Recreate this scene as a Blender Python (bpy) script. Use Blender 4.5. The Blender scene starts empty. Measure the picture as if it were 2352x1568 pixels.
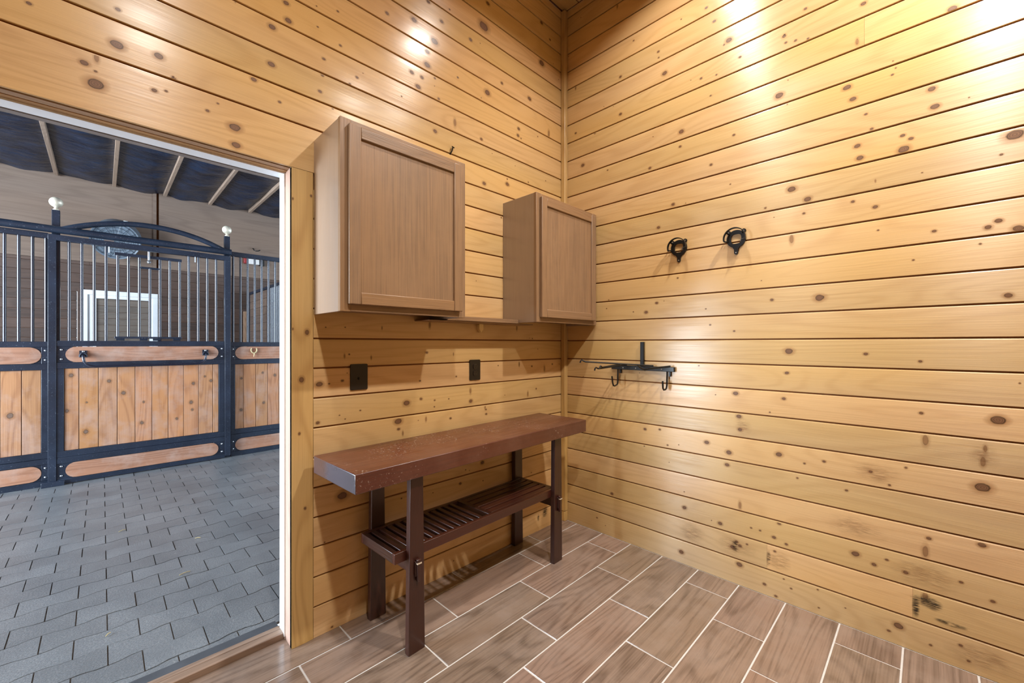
import bpy, bmesh, math, random
from mathutils import Vector, Matrix
C = bpy.context.scene.collection
PI = math.pi
rng = random.Random(11)

# ------------------------------------------------------------------ helpers
def lin(c):
    f = lambda v: v/12.92 if v <= .04045 else ((v+.055)/1.055)**2.4
    return tuple(f(v/255.) for v in c)+(1.,)

class MB:
    """collects faces (boxes, tubes, lathes, prisms) and links them as ONE mesh object"""
    def __init__(s): s.v=[]; s.f=[]; s.m=[]; s.sm=[]; s.bid=[]; s.uv=[]
    def add(s, vs, fs, m=0, smooth=False, bid=0., uvs=None):
        o=len(s.v); s.v += [tuple(v) for v in vs]
        for i,f in enumerate(fs):
            s.f.append([o+k for k in f]); s.m.append(m); s.sm.append(smooth); s.bid.append(bid)
            s.uv.append(uvs[i] if uvs else None)
    def box(s, a, b, m=0, bid=0., M=None):
        x0,y0,z0=a; x1,y1,z1=b
        vs=[(x0,y0,z0),(x1,y0,z0),(x1,y1,z0),(x0,y1,z0),(x0,y0,z1),(x1,y0,z1),(x1,y1,z1),(x0,y1,z1)]
        if M is not None: vs=[M@Vector(v) for v in vs]
        s.add(vs,[(0,3,2,1),(4,5,6,7),(0,1,5,4),(1,2,6,5),(2,3,7,6),(3,0,4,7)],m,False,bid)
        return s
    def hexa(s, vs, m=0, bid=0.):
        s.add(vs,[(0,3,2,1),(4,5,6,7),(0,1,5,4),(1,2,6,5),(2,3,7,6),(3,0,4,7)],m,False,bid); return s
    def tube(s, pts, r, n=10, m=0, cap=True, closed=False):
        pts=[Vector(p) for p in pts]; N=len(pts); rs=r if isinstance(r,(list,tuple)) else [r]*N
        rings=[]; prev=None
        for i,p in enumerate(pts):
            if closed: t=(pts[(i+1)%N]-pts[i-1])
            else: t=(pts[min(i+1,N-1)]-pts[max(i-1,0)])
            t.normalize()
            if prev is None:
                u=t.cross(Vector((0,0,1)))
                if u.length<.05: u=t.cross(Vector((1,0,0)))
            else: u=prev-t*prev.dot(t)
            u.normalize(); prev=u; w=t.cross(u)
            rings.append([p+(u*math.cos(2*PI*k/n)+w*math.sin(2*PI*k/n))*rs[i] for k in range(n)])
        vs=[v for R in rings for v in R]; fs=[]
        for i in range(N if closed else N-1):
            j=(i+1)%N
            for k in range(n):
                fs.append((i*n+k,i*n+(k+1)%n,j*n+(k+1)%n,j*n+k))
        s.add(vs,fs,m,True)
        if cap and not closed:
            s.add(rings[0],[tuple(reversed(range(n)))],m); s.add(rings[-1],[tuple(range(n))],m)
        return s
    def lathe(s, prof, c, axis=(0,0,1), n=24, m=0):
        ax=Vector(axis).normalized(); q=Vector((0,0,1)).rotation_difference(ax); c=Vector(c)
        vs=[];fs=[]
        for r,h in prof:
            for k in range(n):
                vs.append(c+q@Vector((r*math.cos(2*PI*k/n),r*math.sin(2*PI*k/n),h)))
        for i in range(len(prof)-1):
            for k in range(n): fs.append((i*n+k,i*n+(k+1)%n,(i+1)*n+(k+1)%n,(i+1)*n+k))
        s.add(vs,fs,m,True); return s
    def prism(s, poly, off, fn, m=0, bid=0., smooth=False):
        """poly: 2D outline; fn(u,v,w)->3D; extruded from w=off[0] to off[1]"""
        n=len(poly)
        vs=[fn(u,v,off[0]) for u,v in poly]+[fn(u,v,off[1]) for u,v in poly]
        fs=[tuple(reversed(range(n))),tuple(range(n,2*n))]
        s.add(vs,fs,m,False,bid)
        s.add(vs,[(k,(k+1)%n,n+(k+1)%n,n+k) for k in range(n)],m,smooth,bid); return s
    def annulus(s, outer, inner, off, fn, m=0):
        n=len(outer)
        for w in off:
            vs=[fn(u,v,w) for u,v in outer]+[fn(u,v,w) for u,v in inner]
            s.add(vs,[(k,(k+1)%n,n+(k+1)%n,n+k) for k in range(n)],m)
        for ring in (outer,inner):
            vs=[fn(u,v,off[0]) for u,v in ring]+[fn(u,v,off[1]) for u,v in ring]
            s.add(vs,[(k,(k+1)%n,n+(k+1)%n,n+k) for k in range(n)],m,True)
        return s
    def build(s, name, mats, parent=None, origin=None, bevel=0., local=False, recalc=True, merge=False):
        mats = mats if isinstance(mats,(list,tuple)) else [mats]
        me=bpy.data.meshes.new(name)
        if parent is not None:
            if local: origin=Vector((0,0,0))
            else:
                origin=Vector((0,0,0)); p=parent
                while p is not None: origin=origin+Vector(p.location); p=p.parent
        elif origin is None:
            xs=[v[0] for v in s.v]; ys=[v[1] for v in s.v]; zs=[v[2] for v in s.v]
            origin=Vector(((min(xs)+max(xs))/2,(min(ys)+max(ys))/2,min(zs)))
        else: origin=Vector(origin)
        me.from_pydata([tuple(Vector(v)-origin) for v in s.v],[],s.f)
        for m in mats: me.materials.append(m)
        me.polygons.foreach_set('material_index',s.m); me.polygons.foreach_set('use_smooth',s.sm)
        if any(s.bid):
            at=me.attributes.new('bid','FLOAT','FACE'); at.data.foreach_set('value',s.bid)
        if any(u is not None for u in s.uv):
            L=me.uv_layers.new(name='kuv'); k=0
            for f,u in zip(s.f,s.uv):
                for i in range(len(f)):
                    L.data[k].uv = u[i] if u else (0,0); k+=1
        me.update()
        if recalc:
            bm=bmesh.new(); bm.from_mesh(me)
            if merge: bmesh.ops.remove_doubles(bm,verts=bm.verts,dist=1e-5)
            bmesh.ops.recalc_face_normals(bm,faces=bm.faces); bm.to_mesh(me); bm.free()
        me.set_sharp_from_angle(angle=math.radians(40))
        o=bpy.data.objects.new(name,me); C.objects.link(o)
        if parent is not None: o.parent=parent
        else: o.location=origin
        if bevel:
            b=o.modifiers.new('bevel','BEVEL'); b.width=bevel; b.segments=2; b.limit_method='ANGLE'; b.angle_limit=math.radians(50)
        return o

def thing(name,label,cat,loc=(0,0,0),rotz=0.,group=None):
    o=bpy.data.objects.new(name,None); C.objects.link(o); o.location=loc; o.rotation_euler=(0,0,rotz)
    o.empty_display_size=.05; o['label']=label; o['category']=cat
    if group: o['group']=group
    return o
def tag(o,label,cat,group=None):
    o['label']=label; o['category']=cat
    if group: o['group']=group
    return o
def struct(o,label=None,cat=None):
    o['kind']='structure'
    if label: o['label']=label
    if cat: o['category']=cat
    return o
def copy_part(o,parent,loc=None,name=None):
    c=o.copy(); C.objects.link(c); c.parent=parent
    if loc is not None: c.location=loc
    for ch in list(o.children): copy_part(ch,c)
    return c

# ------------------------------------------------------------------ materials
class NT:
    def __init__(s,name):
        s.mat=bpy.data.materials.new(name); s.mat.use_nodes=True; s.t=s.mat.node_tree; s.t.nodes.clear()
        s.out=s.t.nodes.new('ShaderNodeOutputMaterial'); s.b=s.t.nodes.new('ShaderNodeBsdfPrincipled')
        s.t.links.new(s.b.outputs[0],s.out.inputs[0])
    def n(s,t,**k):
        x=s.t.nodes.new(t)
        for a,v in k.items(): setattr(x,a,v)
        return x
    def l(s,a,b): s.t.links.new(a,b)
    def sock(s,i,v):
        if hasattr(v,'is_output'): s.l(v,i)
        elif v is not None: i.default_value=v
    def math(s,op,a,b=None,c=None,clamp=False):
        x=s.n('ShaderNodeMath',operation=op,use_clamp=clamp); s.sock(x.inputs[0],a)
        if b is not None: s.sock(x.inputs[1],b)
        if c is not None: s.sock(x.inputs[2],c)
        return x.outputs[0]
    def noise(s,vec,scale,detail=2.,rough=.5,dist=0.):
        x=s.n('ShaderNodeTexNoise'); s.sock(x.inputs['Vector'],vec); x.inputs['Scale'].default_value=scale
        x.inputs['Detail'].default_value=detail; x.inputs['Roughness'].default_value=rough; x.inputs['Distortion'].default_value=dist
        return x.outputs[0]
    def mapr(s,v,a,b,c=0.,d=1.):
        x=s.n('ShaderNodeMapRange'); s.sock(x.inputs[0],v); x.inputs[1].default_value=a;x.inputs[2].default_value=b;x.inputs[3].default_value=c;x.inputs[4].default_value=d
        return x.outputs[0]
    def mix(s,f,a,b,mode='MIX'):
        x=s.n('ShaderNodeMix',data_type='RGBA',blend_type=mode); s.sock(x.inputs[0],f); s.sock(x.inputs[6],a); s.sock(x.inputs[7],b)
        return x.outputs[2]
    def vmul(s,v,k):
        x=s.n('ShaderNodeVectorMath',operation='MULTIPLY'); s.sock(x.inputs[0],v); x.inputs[1].default_value=k; return x.outputs[0]
    def vadd(s,a,b):
        x=s.n('ShaderNodeVectorMath',operation='ADD'); s.sock(x.inputs[0],a); s.sock(x.inputs[1],b); return x.outputs[0]
    def set(s,**k):
        for a,v in k.items(): s.sock(s.b.inputs[a.replace('_',' ')],v)
    def bump(s,h,strength=.2,dist=.01):
        x=s.n('ShaderNodeBump'); x.inputs['Strength'].default_value=strength; x.inputs['Distance'].default_value=dist
        s.l(h,x.inputs['Height']); s.l(x.outputs[0],s.b.inputs['Normal'])

def wood(name,light,dark,axis='X',rough=.45,coat=0.,coat_r=.2,figure=.5,fiber=.3,vary=.18,wear=None,wear_amt=0.,knots=0.,spec=.5,scale=1.,bumpy=.12,hue=0.,coat_ior=1.5,flecks=None,aniso=0.):
    """procedural wood whose grain runs along one object axis; the face attribute 'bid' and the object's random value shift the pattern"""
    w=NT(name)
    tc=w.n('ShaderNodeTexCoord').outputs['Object']
    at=w.n('ShaderNodeAttribute',attribute_name='bid').outputs['Fac']
    oi=w.n('ShaderNodeObjectInfo').outputs['Random']
    rnd=w.math('ADD',at,w.math('MULTIPLY',oi,7.3))
    off=w.n('ShaderNodeCombineXYZ'); w.l(w.math('MULTIPLY',rnd,37.1),off.inputs[0]); w.l(w.math('MULTIPLY',rnd,19.7),off.inputs[1]); w.l(w.math('MULTIPLY',rnd,53.3),off.inputs[2])
    P=w.vadd(tc,off.outputs[0])
    k={'X':(1,7,7),'Y':(7,1,7),'Z':(7,7,1)}[axis]
    V=w.vmul(P,tuple(q*scale for q in k))
    low=w.noise(V,.75,1.,.45,.3)
    ring=w.math('MULTIPLY_ADD',w.math('SINE',w.math('MULTIPLY',low,85.)),.5,.5)
    ring=w.math('POWER',ring,2.2)
    kf={'X':(1.2,60,60),'Y':(60,1.2,60),'Z':(60,60,1.2)}[axis]
    fib=w.noise(w.vmul(P,tuple(q*scale for q in kf)),3.,2.,.6)
    big=w.noise(V,.55,1.,.5)
    f=w.math('ADD',w.math('MULTIPLY',ring,figure),w.math('MULTIPLY',w.math('SUBTRACT',fib,.45),fiber*2.2))
    f=w.math('ADD',f,w.math('MULTIPLY',w.math('SUBTRACT',big,.5),.9),clamp=True)
    col=w.mix(f,lin(light),lin(dark))
    # board to board tone
    wn=w.n('ShaderNodeTexWhiteNoise',noise_dimensions='1D'); w.l(w.math('MULTIPLY',rnd,91.7),wn.inputs['W'])
    hs=w.n('ShaderNodeHueSaturation'); w.l(col,hs.inputs['Color']); w.l(w.mapr(wn.outputs['Value'],0,1,1-vary,1+vary*.8),hs.inputs['Value'])
    w.l(w.mapr(wn.outputs['Value'],0,1,.5+hue*.2,.5-hue*1.8),hs.inputs['Hue'])
    w.l(w.mapr(big,.3,.7,1.06,.94),hs.inputs['Saturation'])
    col=hs.outputs[0]
    if knots:
        vo=w.n('ShaderNodeTexVoronoi',feature='F1'); kk={'X':(1,1.5,1.5),'Y':(1.5,1,1.5),'Z':(1.5,1.5,1)}[axis]
        w.l(w.vmul(P,kk),vo.inputs['Vector']); vo.inputs['Scale'].default_value=knots
        kd=w.mapr(vo.outputs['Distance'],.02,.10,1,0); col=w.mix(w.math('MULTIPLY',kd,.8),col,lin((70,45,30)))
    if wear:
        wv=w.noise(P,5.,5.,.65); wm=w.math('MULTIPLY',w.mapr(wv,.45,.68),wear_amt); col=w.mix(wm,col,lin(wear))
    if flecks:
        fl=w.noise(P,110.,2.,.6); mk=w.noise(P,4.,2.,.6); col=w.mix(w.math('MULTIPLY',w.mapr(fl,.64,.70),w.mapr(mk,.48,.62,0,.75)),col,lin(flecks))
    w.set(Base_Color=col,Roughness=w.mapr(fib,.3,.7,rough-.06,rough+.08),Coat_Weight=coat,Coat_Roughness=coat_r)
    w.b.inputs['Specular IOR Level'].default_value=spec; w.b.inputs['Coat IOR'].default_value=coat_ior
    if aniso:
        cx=w.n('ShaderNodeCombineXYZ'); cx.inputs[2].default_value=1.; w.l(cx.outputs[0],w.b.inputs['Tangent']); w.b.inputs['Anisotropic'].default_value=aniso
    w.bump(fib,bumpy,.004)
    return w.mat

def plain(name,col,rough=.5,metal=0.,spec=.5,coat=0.,noise=0.,nscale=8.,spots=None,spot_amt=0.,spot_scale=120.,bump=0.,coat_r=.1):
    w=NT(name); P=w.n('ShaderNodeTexCoord').outputs['Object']
    c=lin(col); v=w.noise(P,nscale,4.,.6)
    col_=w.mix(w.mapr(v,.3,.7),tuple(x*(1-noise) for x in c[:3])+(1,),tuple(min(1,x*(1+noise)) for x in c[:3])+(1,))
    if spots:
        sp=w.noise(P,spot_scale,2.,.5); col_=w.mix(w.math('MULTIPLY',w.mapr(sp,.66,.74),spot_amt),col_,lin(spots))
    w.set(Base_Color=col_,Roughness=w.mapr(v,.3,.7,max(.02,rough-.05),rough+.05),Metallic=metal,Coat_Weight=coat,Coat_Roughness=coat_r)
    w.b.inputs['Specular IOR Level'].default_value=spec
    if bump: w.bump(w.noise(P,nscale*6,3.,.6),bump,.003)
    return w.mat

def decal(name,core,edge,halo,strength=1.,stain=False):
    """knot / stain mark: lies on the board, fades out to nothing at its rim"""
    w=NT(name)
    uv=w.n('ShaderNodeUVMap',uv_map='kuv').outputs[0]
    P=w.n('ShaderNodeTexCoord').outputs['Object']
    nz=w.n('ShaderNodeTexNoise'); w.l(P,nz.inputs['Vector']); nz.inputs['Scale'].default_value=(30. if not stain else 12.); nz.inputs['Detail'].default_value=3.
    c=w.n('ShaderNodeVectorMath',operation='SUBTRACT'); w.l(nz.outputs['Color'],c.inputs[0]); c.inputs[1].default_value=(.5,.5,.5)
    d=w.vadd(uv,w.vmul(c.outputs[0],(.32,.32,0) if not stain else (.9,.9,0)))
    ln=w.n('ShaderNodeVectorMath',operation='LENGTH'); w.l(d,ln.inputs[0]); r=ln.outputs['Value']
    if not stain:
        rings=w.math('MULTIPLY_ADD',w.math('SINE',w.math('MULTIPLY',r,40.)),.5,.5)
        cc=w.mix(rings,lin(core),tuple(x*1.7 for x in lin(core)[:3])+(1,))
        cc=w.mix(w.mapr(r,.34,.40),cc,lin(edge)); cc=w.mix(w.mapr(r,.43,.52),cc,lin(halo))
        a=w.math('ADD',w.mapr(r,.42,.52,.88,.45),0.); fade=w.mapr(r,.46,.98,1,0)
        a=w.math('MULTIPLY',a,w.math('MULTIPLY',fade,strength),clamp=True)
    else:
        fib=w.noise(w.vmul(P,(4,60,60) if False else (6,6,80)),4.,3.,.6)
        cc=lin(core); a=w.math('MULTIPLY',w.mapr(r,.35,.95,1,0),w.mapr(fib,.42,.56,0,strength),clamp=True)
        cc=w.mix(0.,cc,cc)
    w.set(Base_Color=cc,Roughness=.5,Coat_Weight=.25,Coat_Roughness=.2)
    w.l(a,w.b.inputs['Alpha'])
    return w.mat

PINE_L=(223,186,127); PINE_D=(189,144,86)
pine=wood('honey_pine_boards',PINE_L,PINE_D,'X',rough=.40,coat=.3,coat_r=.2,aniso=.9,spec=.7,figure=.26,fiber=.26,vary=.10,hue=.004,bumpy=.10)
pine_y=wood('honey_pine_boards_along_y',PINE_L,PINE_D,'Y',rough=.40,coat=.3,coat_r=.2,aniso=.9,spec=.75,figure=.26,fiber=.26,vary=.10,hue=.004,bumpy=.10)
pine_z=wood('honey_pine_upright',(216,178,114),(178,134,76),'Z',rough=.4,coat=.3,coat_r=.2,figure=.4,fiber=.3,vary=.06)
groove_m=plain('groove_brown_wood',(136,82,38),.8)  # darker brown wood for groove bottoms and the backing behind boards
knot_m=decal('pine_knot',(112,78,54),(78,48,28),(186,134,82),.9)
spike_m=decal('pine_spike_knot',(140,98,62),(120,78,44),(178,126,76),.6)
stain_m=decal('black_mould_stain',(34,28,20),(30,26,20),(40,34,24),.95,True)
jamb_m=wood('raw_jamb_wood_upright',(196,160,140),(160,122,104),'Z',rough=.6,figure=.25,fiber=.3,vary=.03)
jamb_x=wood('raw_header_wood',(176,142,112),(124,90,64),'X',rough=.6,figure=.3,fiber=.4,vary=.03)
white_m=plain('white_door_stop',(240,242,244),.4,noise=.03)
grey_wood=plain('aged_grey_header',(132,122,116),.6,noise=.1)
tile_m=wood('wood_look_tile',(144,123,106),(90,73,60),'X',rough=.2,figure=.42,fiber=.6,vary=.10,wear=(160,142,130),wear_amt=.4,bumpy=.04,spec=.9,hue=.008)
grout_m=plain('pale_grout',(212,208,204),.8,noise=.06,nscale=30)
cab_z=wood('stained_oak_upright',(152,119,88),(104,79,56),'Z',rough=.4,figure=.08,fiber=.7,vary=.04,coat=.2,coat_r=.3,bumpy=.2,wear=(162,129,97),wear_amt=.35)
cab_x=wood('stained_oak_rail',(152,119,88),(104,79,56),'X',rough=.4,figure=.25,fiber=.6,vary=.03,coat=.1,coat_r=.3,bumpy=.2)
cab_side=wood('stained_oak_side_panel',(158,134,114),(132,110,92),'Z',rough=.36,figure=.1,fiber=.3,vary=.03,coat=.9,coat_r=.3,coat_ior=1.7,bumpy=.05)  # smooth side panel, colour greyed for the blue daylight it reflects
mah_x=wood('mahogany_lengthwise',(70,33,23),(42,21,15),'X',rough=.34,figure=.2,fiber=.4,vary=.05,coat=.45,coat_r=.2)
mah_z=wood('mahogany_upright',(60,29,21),(37,18,14),'Z',rough=.34,figure=.15,fiber=.35,vary=.05,coat=.45,coat_r=.2)
mah_y=wood('mahogany_crosswise',(54,27,20),(33,17,13),'Y',rough=.34,figure=.15,fiber=.3,vary=.08,coat=.45,coat_r=.2)
mah_top=wood('mahogany_dusty_top',(92,45,31),(64,31,22),'X',rough=.34,figure=.12,fiber=.3,vary=.02,coat=.35,coat_r=.25,wear=(130,94,80),wear_amt=.25,flecks=(205,190,178))
chip_m=plain('bare_chipped_wood',(206,190,168),.7)
black_m=plain('black_plastic',(26,20,16),.38,noise=.1)
iron_m=plain('black_powder_coat',(14,13,13),.45,spec=.4,noise=.15,coat=.1)
screw_m=plain('bright_screw_steel',(190,190,188),.3,metal=1.)
steel_m=plain('dusty_blue_black_steel',(30,40,56),.42,spec=.5,noise=.3,nscale=4.,spots=(150,160,172),spot_amt=.35,coat=.25)
bar_m=plain('polished_blue_black_bar',(14,28,48),.3,metal=.1,spec=.8,noise=.1,coat=.8)
brass_m=plain('pale_brushed_brass',(236,228,206),.42,metal=.35,noise=.08)
bolt_m=plain('zinc_bolt',(200,204,208),.3,metal=.9)
stall_z=wood('stall_plank_upright',(192,140,96),(140,90,56),'Z',rough=.55,figure=.4,fiber=.45,vary=.13,wear=(190,158,142),wear_amt=.6,hue=.004)
stall_x=wood('stall_board_lengthwise',(180,130,102),(132,86,62),'X',rough=.6,figure=.4,fiber=.45,vary=.06,wear=(196,172,158),wear_amt=.5)
paver_m=plain('blue_grey_paver',(132,140,148),.75,noise=.16,nscale=14.,spots=(206,208,206),spot_amt=.6,spot_scale=160.,bump=.35)
joint_m=plain('paver_joint_sand',(96,86,78),.9,noise=.2,nscale=30)
ply_m=wood('brown_plywood',(126,106,92),(98,79,66),'X',rough=.7,figure=.3,fiber=.4,vary=.04,scale=.6)
plank_dk=wood('dark_barn_plank',(90,70,60),(56,41,34),'X',rough=.65,figure=.35,fiber=.5,vary=.16)
plank_grey=wood('weathered_shutter_plank',(116,104,94),(80,70,62),'X',rough=.7,figure=.35,fiber=.5,vary=.10)
joist_m=wood('rough_sawn_joist',(176,150,130),(130,104,86),'Y',rough=.8,figure=.2,fiber=.6,vary=.08)
dirt_m=plain('stall_bedding_dirt',(96,78,62),.95,noise=.25,nscale=6.,bump=.4)
straw_m=plain('straw',(206,186,130),.7)

def sheet():
    w=NT('navy_plastic_sheet'); P=w.n('ShaderNodeTexCoord').outputs['Object']
    v=w.noise(w.vmul(P,(1,2.5,1)),2.,4.,.6,.6)
    w.set(Base_Color=w.mix(w.mapr(v,.3,.7),lin((12,20,36)),lin((32,54,84))),Roughness=.3)
    w.b.inputs['Specular IOR Level'].default_value=.6
    w.bump(w.noise(w.vmul(P,(1.2,3.5,1)),4.,4.,.6,1.),.6,.05); return w.mat
sheet_m=sheet()
metal_grey=plain('grey_aluminium_threshold',(140,148,156),.35,metal=.8,noise=.1)
fan_m=plain('grey_fan_housing',(104,116,128),.5,noise=.15)
red_m=plain('red_plastic',(150,40,40),.4); 
glass_w=NT('window_glass'); glass_w.set(Base_Color=(.9,.95,1,1),Roughness=.02,Transmission_Weight=1.); glass_m=glass_w.mat

mah_end=plain('daylight_tinted_table_end',(58,46,62),.3,coat=1.,coat_r=.16,noise=.1); mah_end.node_tree.nodes['Principled BSDF'].inputs['Coat IOR'].default_value=2.6  # glossy table end, bluish doorway daylight tinted into its base colour
heart_m=decal('brown_heartwood_stain',(140,90,50),(130,84,48),(150,98,56),.28,True)
# ------------------------------------------------------------------ room constants (metres, camera stands at x=y=0)
XR=2.413; YL=1.889; HC=3.72; XB=-2.2; YB=-2.8
Z0=.0045; PITCH=.1305
FL=lambda a,z,w:(a,YL+w,z)          # left wall: along x, depth w goes into the wall
FR=lambda a,z,w:(XR+w,a,z)          # right wall: along y
def board(mb,fn,a0,a1,z0,z1,bid,knots=(),pins=1.4,g0=True,g1=True):
    lo=z0+(.003 if g0 else 0); hi=z1-(.004 if g1 else 0)
    prof=[(z0,.008),(lo,.008),(lo,.0005),(lo+.001,0.),(lo*.8+hi*.2,-.0005),(lo*.6+hi*.4,-.0008),(lo*.4+hi*.6,-.0008),(lo*.2+hi*.8,-.0004),(hi-.004,.0003),(hi-.0012,.0012),(hi,.004),(hi,.008),(z1,.008)]
    n=len(prof)
    vs=[fn(a0+.0003,z,w) for z,w in prof]+[fn(a1-.0003,z,w) for z,w in prof]
    for i in range(n-1):
        m=1 if i in (0,n-2) else 0; sm=2<=i<=8
        mb.add([vs[i],vs[i+1],vs[n+i+1],vs[n+i]],[(0,1,2,3)],m,False,bid)
    A=lo+.0012; B=hi-.0042
    def dec(a,z,rh,rv,m):
        x0=max(a-rh,a0+.001);x1=min(a+rh,a1-.001);y0=max(z-rv,A);y1=min(z+rv,B)
        if x1-x0<.002 or y1-y0<.002: return
        q=[(x0,y0),(x1,y0),(x1,y1),(x0,y1)]
        mb.add([fn(u,v,-.0012) for u,v in q],[(0,1,2,3)],m,False,bid,[[((u-a)/rh,(v-z)/rv) for u,v in q]])
    for a,z,r in knots:
        if A-.004<z<B+.004 and a0<a<a1:
            if r>0: dec(a,z,r*2.5,r*1.9,2)
            else: dec(a,z,-r*1.1,-r*2.8,3)
    L=a1-a0
    for _ in range(int(L*pins*(.5+rng.random()))):
        a=a0+rng.random()*L; z=A+(B-A)*rng.random(); r=rng.choice((.0025,.003,.004,.005)); dec(a,z,r*2.,r*1.6,2)

KNOTS_RIGHT = [(761,2931,16),(1121,2919,15),(836,3075,9),(879,3174,8),(1161,3069,8),(1420,3035,9),(1020,2530,14),(736,2408,7),(526,2531,17),(260,2454,14),(240,2393,12),(-11,2329,12),(-20,2253,13),(195,2307,6),(175,2235,6),(76,2169,8),(51,2147,8),(225,2175,11),(216,2119,12),(73,2110,17),(-228,2063,24),(474,2047,17),(409,1982,14),(853,2284,8),(1026,2444,8),(1215,2376,9),(1069,2116,10),(1720,2547,14),(1160,1996,10),(505,2817,9),(706,2812,7),(907,2790,7),(203,2803,10),(417,2904,7),(-68,2625,13),(-162,1733,10),(-188,1752,10),(-236,1714,14),(362,1504,19),(-212,1467,11),(558,1509,8),(1171,1536,9),(1241,1482,11),(1525,1523,4),(881,1482,4),(-17,1746,7),(163,1887,9),(240,1929,7),(424,1917,6),(825,2773,5),(1420,2790,10),(1781,2795,8),(1618,2736,6),(108,2442,5),(407,2755,5),(458,2771,6),(498,2782,6),(17,1995,3),(-195,2000,5),(474,1802,-19),(163,2001,-6),(78,2483,-9),(225,2645,-12),(1444,3510,-12),(1781,3124,-13),(485,1249,17),(195,1241,8),(23,1213,6),(727,1020,13),(507,1012,9),(494,1141,9),(-187,997,20),(20,998,7),(711,899,12),(706,829,11),(1248,752,9),(1151,764,7),(876,732,13),(761,697,14),(527,730,14),(8,888,-20),(-149,831,-16),(-148,731,22),(179,721,7),(66,762,5),(262,617,6),(450,630,5),(770,628,11),(345,732,7),(1001,331,12),(805,299,11),(706,426,-16),(527,384,8),(549,307,9),(496,291,7),(652,323,5),(611,322,5),(231,338,14),(168,314,9),(126,351,6),(8,430,-20),(-147,509,11),(-2,486,8),(743,191,11),(706,210,9),(722,227,7),(708,110,14),(1020,66,14),(546,238,6),(591,53,8),(541,14,7),(476,79,5),(507,114,4),(369,119,4),(365,35,4),(89,82,15),(120,47,6),(-91,93,6),(-112,42,5),(-174,303,7),(67,319,8),(-92,343,6),(8,245,-18),(1484,288,11),(1601,93,6),(-155,882,-12)]
KNOTS_LEFT = [(36,2273,16),(141,2288,13),(494,2579,13),(555,2638,13),(546,2707,11),(491,2426,13),(429,2336,10),(-14,2121,20),(365,2121,19),(369,2055,15),(182,2227,7),(-39,2177,10),(-12,2207,-13),(-14,2162,4),(-154,2299,6),(129,2163,8),(279,2152,6),(683,2397,8),(699,2548,7),(773,2645,6),(693,2473,6),(522,2284,6),(850,2535,7),(1155,2973,15),(1282,2927,20),(1236,2848,13),(1236,2777,17),(1180,2636,14),(1141,2694,12),(1203,2695,10),(1285,2728,6),(1635,3199,32),(1329,3060,11),(1003,2922,9),(760,2794,5),(673,2676,4),(1533,3066,11),(1310,2627,7),(1440,2802,6),(1286,2440,12),(1639,2253,13),(1833,2302,14),(1791,2480,9),(2164,3231,23),(1785,2924,10),(2041,2933,15),(1664,2812,20),(1419,2537,-19),(1616,2513,10),(1937,2692,11),(1930,2646,11),(2241,2770,-20),(2254,3440,8),(2164,3510,13),(1668,3356,13),(1243,3119,11),(161,2174,5),(38,2391,7),(311,2192,4),(628,1335,11),(606,1131,12),(597,903,6),(620,579,6),(570,1348,5),(781,591,23),(679,1107,14),(722,1107,4),(781,1117,6),(866,971,4),(768,960,3),(794,940,3),(673,939,8),(1111,981,17),(1197,995,8),(1283,979,5),(1281,944,4),(1377,978,4),(1532,1010,-15),(1534,951,12),(1646,901,-11),(1654,860,7),(1389,868,7),(1228,884,-11),(1064,894,19),(1066,854,8),(1090,828,-10),(1429,1100,5),(1941,1152,-12),(2194,1113,-16),(2064,1134,6),(2280,1141,6),(2024,951,-14),(2108,979,6),(1753,1150,4),(920,1219,-8),(791,1229,-8),(1233,1239,7),(1409,1228,-7),(707,1359,3),(794,1361,3),(976,1363,-7),(1251,1386,-14),(1920,1388,-13),(1457,485,8),(1623,573,12),(1404,593,4),(1629,462,4),(1082,499,4),(1272,480,3),(2059,417,4)]
kr=[(a/1000,z/1000,r/1000*.8) for a,z,r in KNOTS_RIGHT]; kl=[(a/1000,z/1000,r/1000*.8) for a,z,r in KNOTS_LEFT]
WM=[pine,groove_m,knot_m,spike_m,stain_m,heart_m]

# right wall: horizontal boards, a few butt joints
mb=MB(); joints={0:[],1:[.58,.045],3:[-.9],7:[-1.2],12:[-1.1],20:[.2]}
for k in range(29):
    z0=Z0+PITCH*k if k else 0.; z1=min(Z0+PITCH*(k+1),HC)
    cuts=[YB]+sorted(joints.get(k,[]))+[YL]
    for a0,a1 in zip(cuts,cuts[1:]): board(mb,FR,a0,a1,z0,z1,.02+rng.random()*.96,kr,g0=k>0)
def stain(fn,a,z,rh,rv,m=4):
    mb.add([fn(a+u*rh,z+v*rv,-.0014) for u,v in ((-1,-1),(1,-1),(1,1),(-1,1))],[(0,1,2,3)],m,False,.5,[[(-1,-1),(1,-1),(1,1),(-1,1)]])
for a,z,rh,rv in ((-.0,.225,.055,.03),(.035,.19,.014,.055),(-.06,.165,.05,.012),(.573,.19,.012,.05),(.73,.20,.02,.04)): stain(FR,a,z,rh,rv)
for a,z,rh,rv in ((0.73,0.20,0.10,0.04),(0.53,0.19,0.06,0.04),(0.16,0.72,0.10,0.03),(-0.15,0.83,0.05,0.04),(0.69,0.80,0.05,0.03),(0.24,0.52,0.12,0.03),(0.96,0.22,0.08,0.03),(0.01,0.36,0.12,0.03),(-0.14,0.09,0.10,0.03)):
    k=int((z-Z0)/PITCH); lo=Z0+PITCH*k+.005; hi=lo+PITCH-.014; zc=(lo+hi)/2; stain(FR,a,zc,rh,(hi-lo)/2,5)
mb.box((XR+.009,YB,-.1),(XR+.12,2.16,HC+.1),1)
struct(mb.build('wall_right',[pine_y]+WM[1:],origin=(XR,0,0)),'tall wall of glossy knotty honey pine boards with two bridle brackets','wall')

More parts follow.
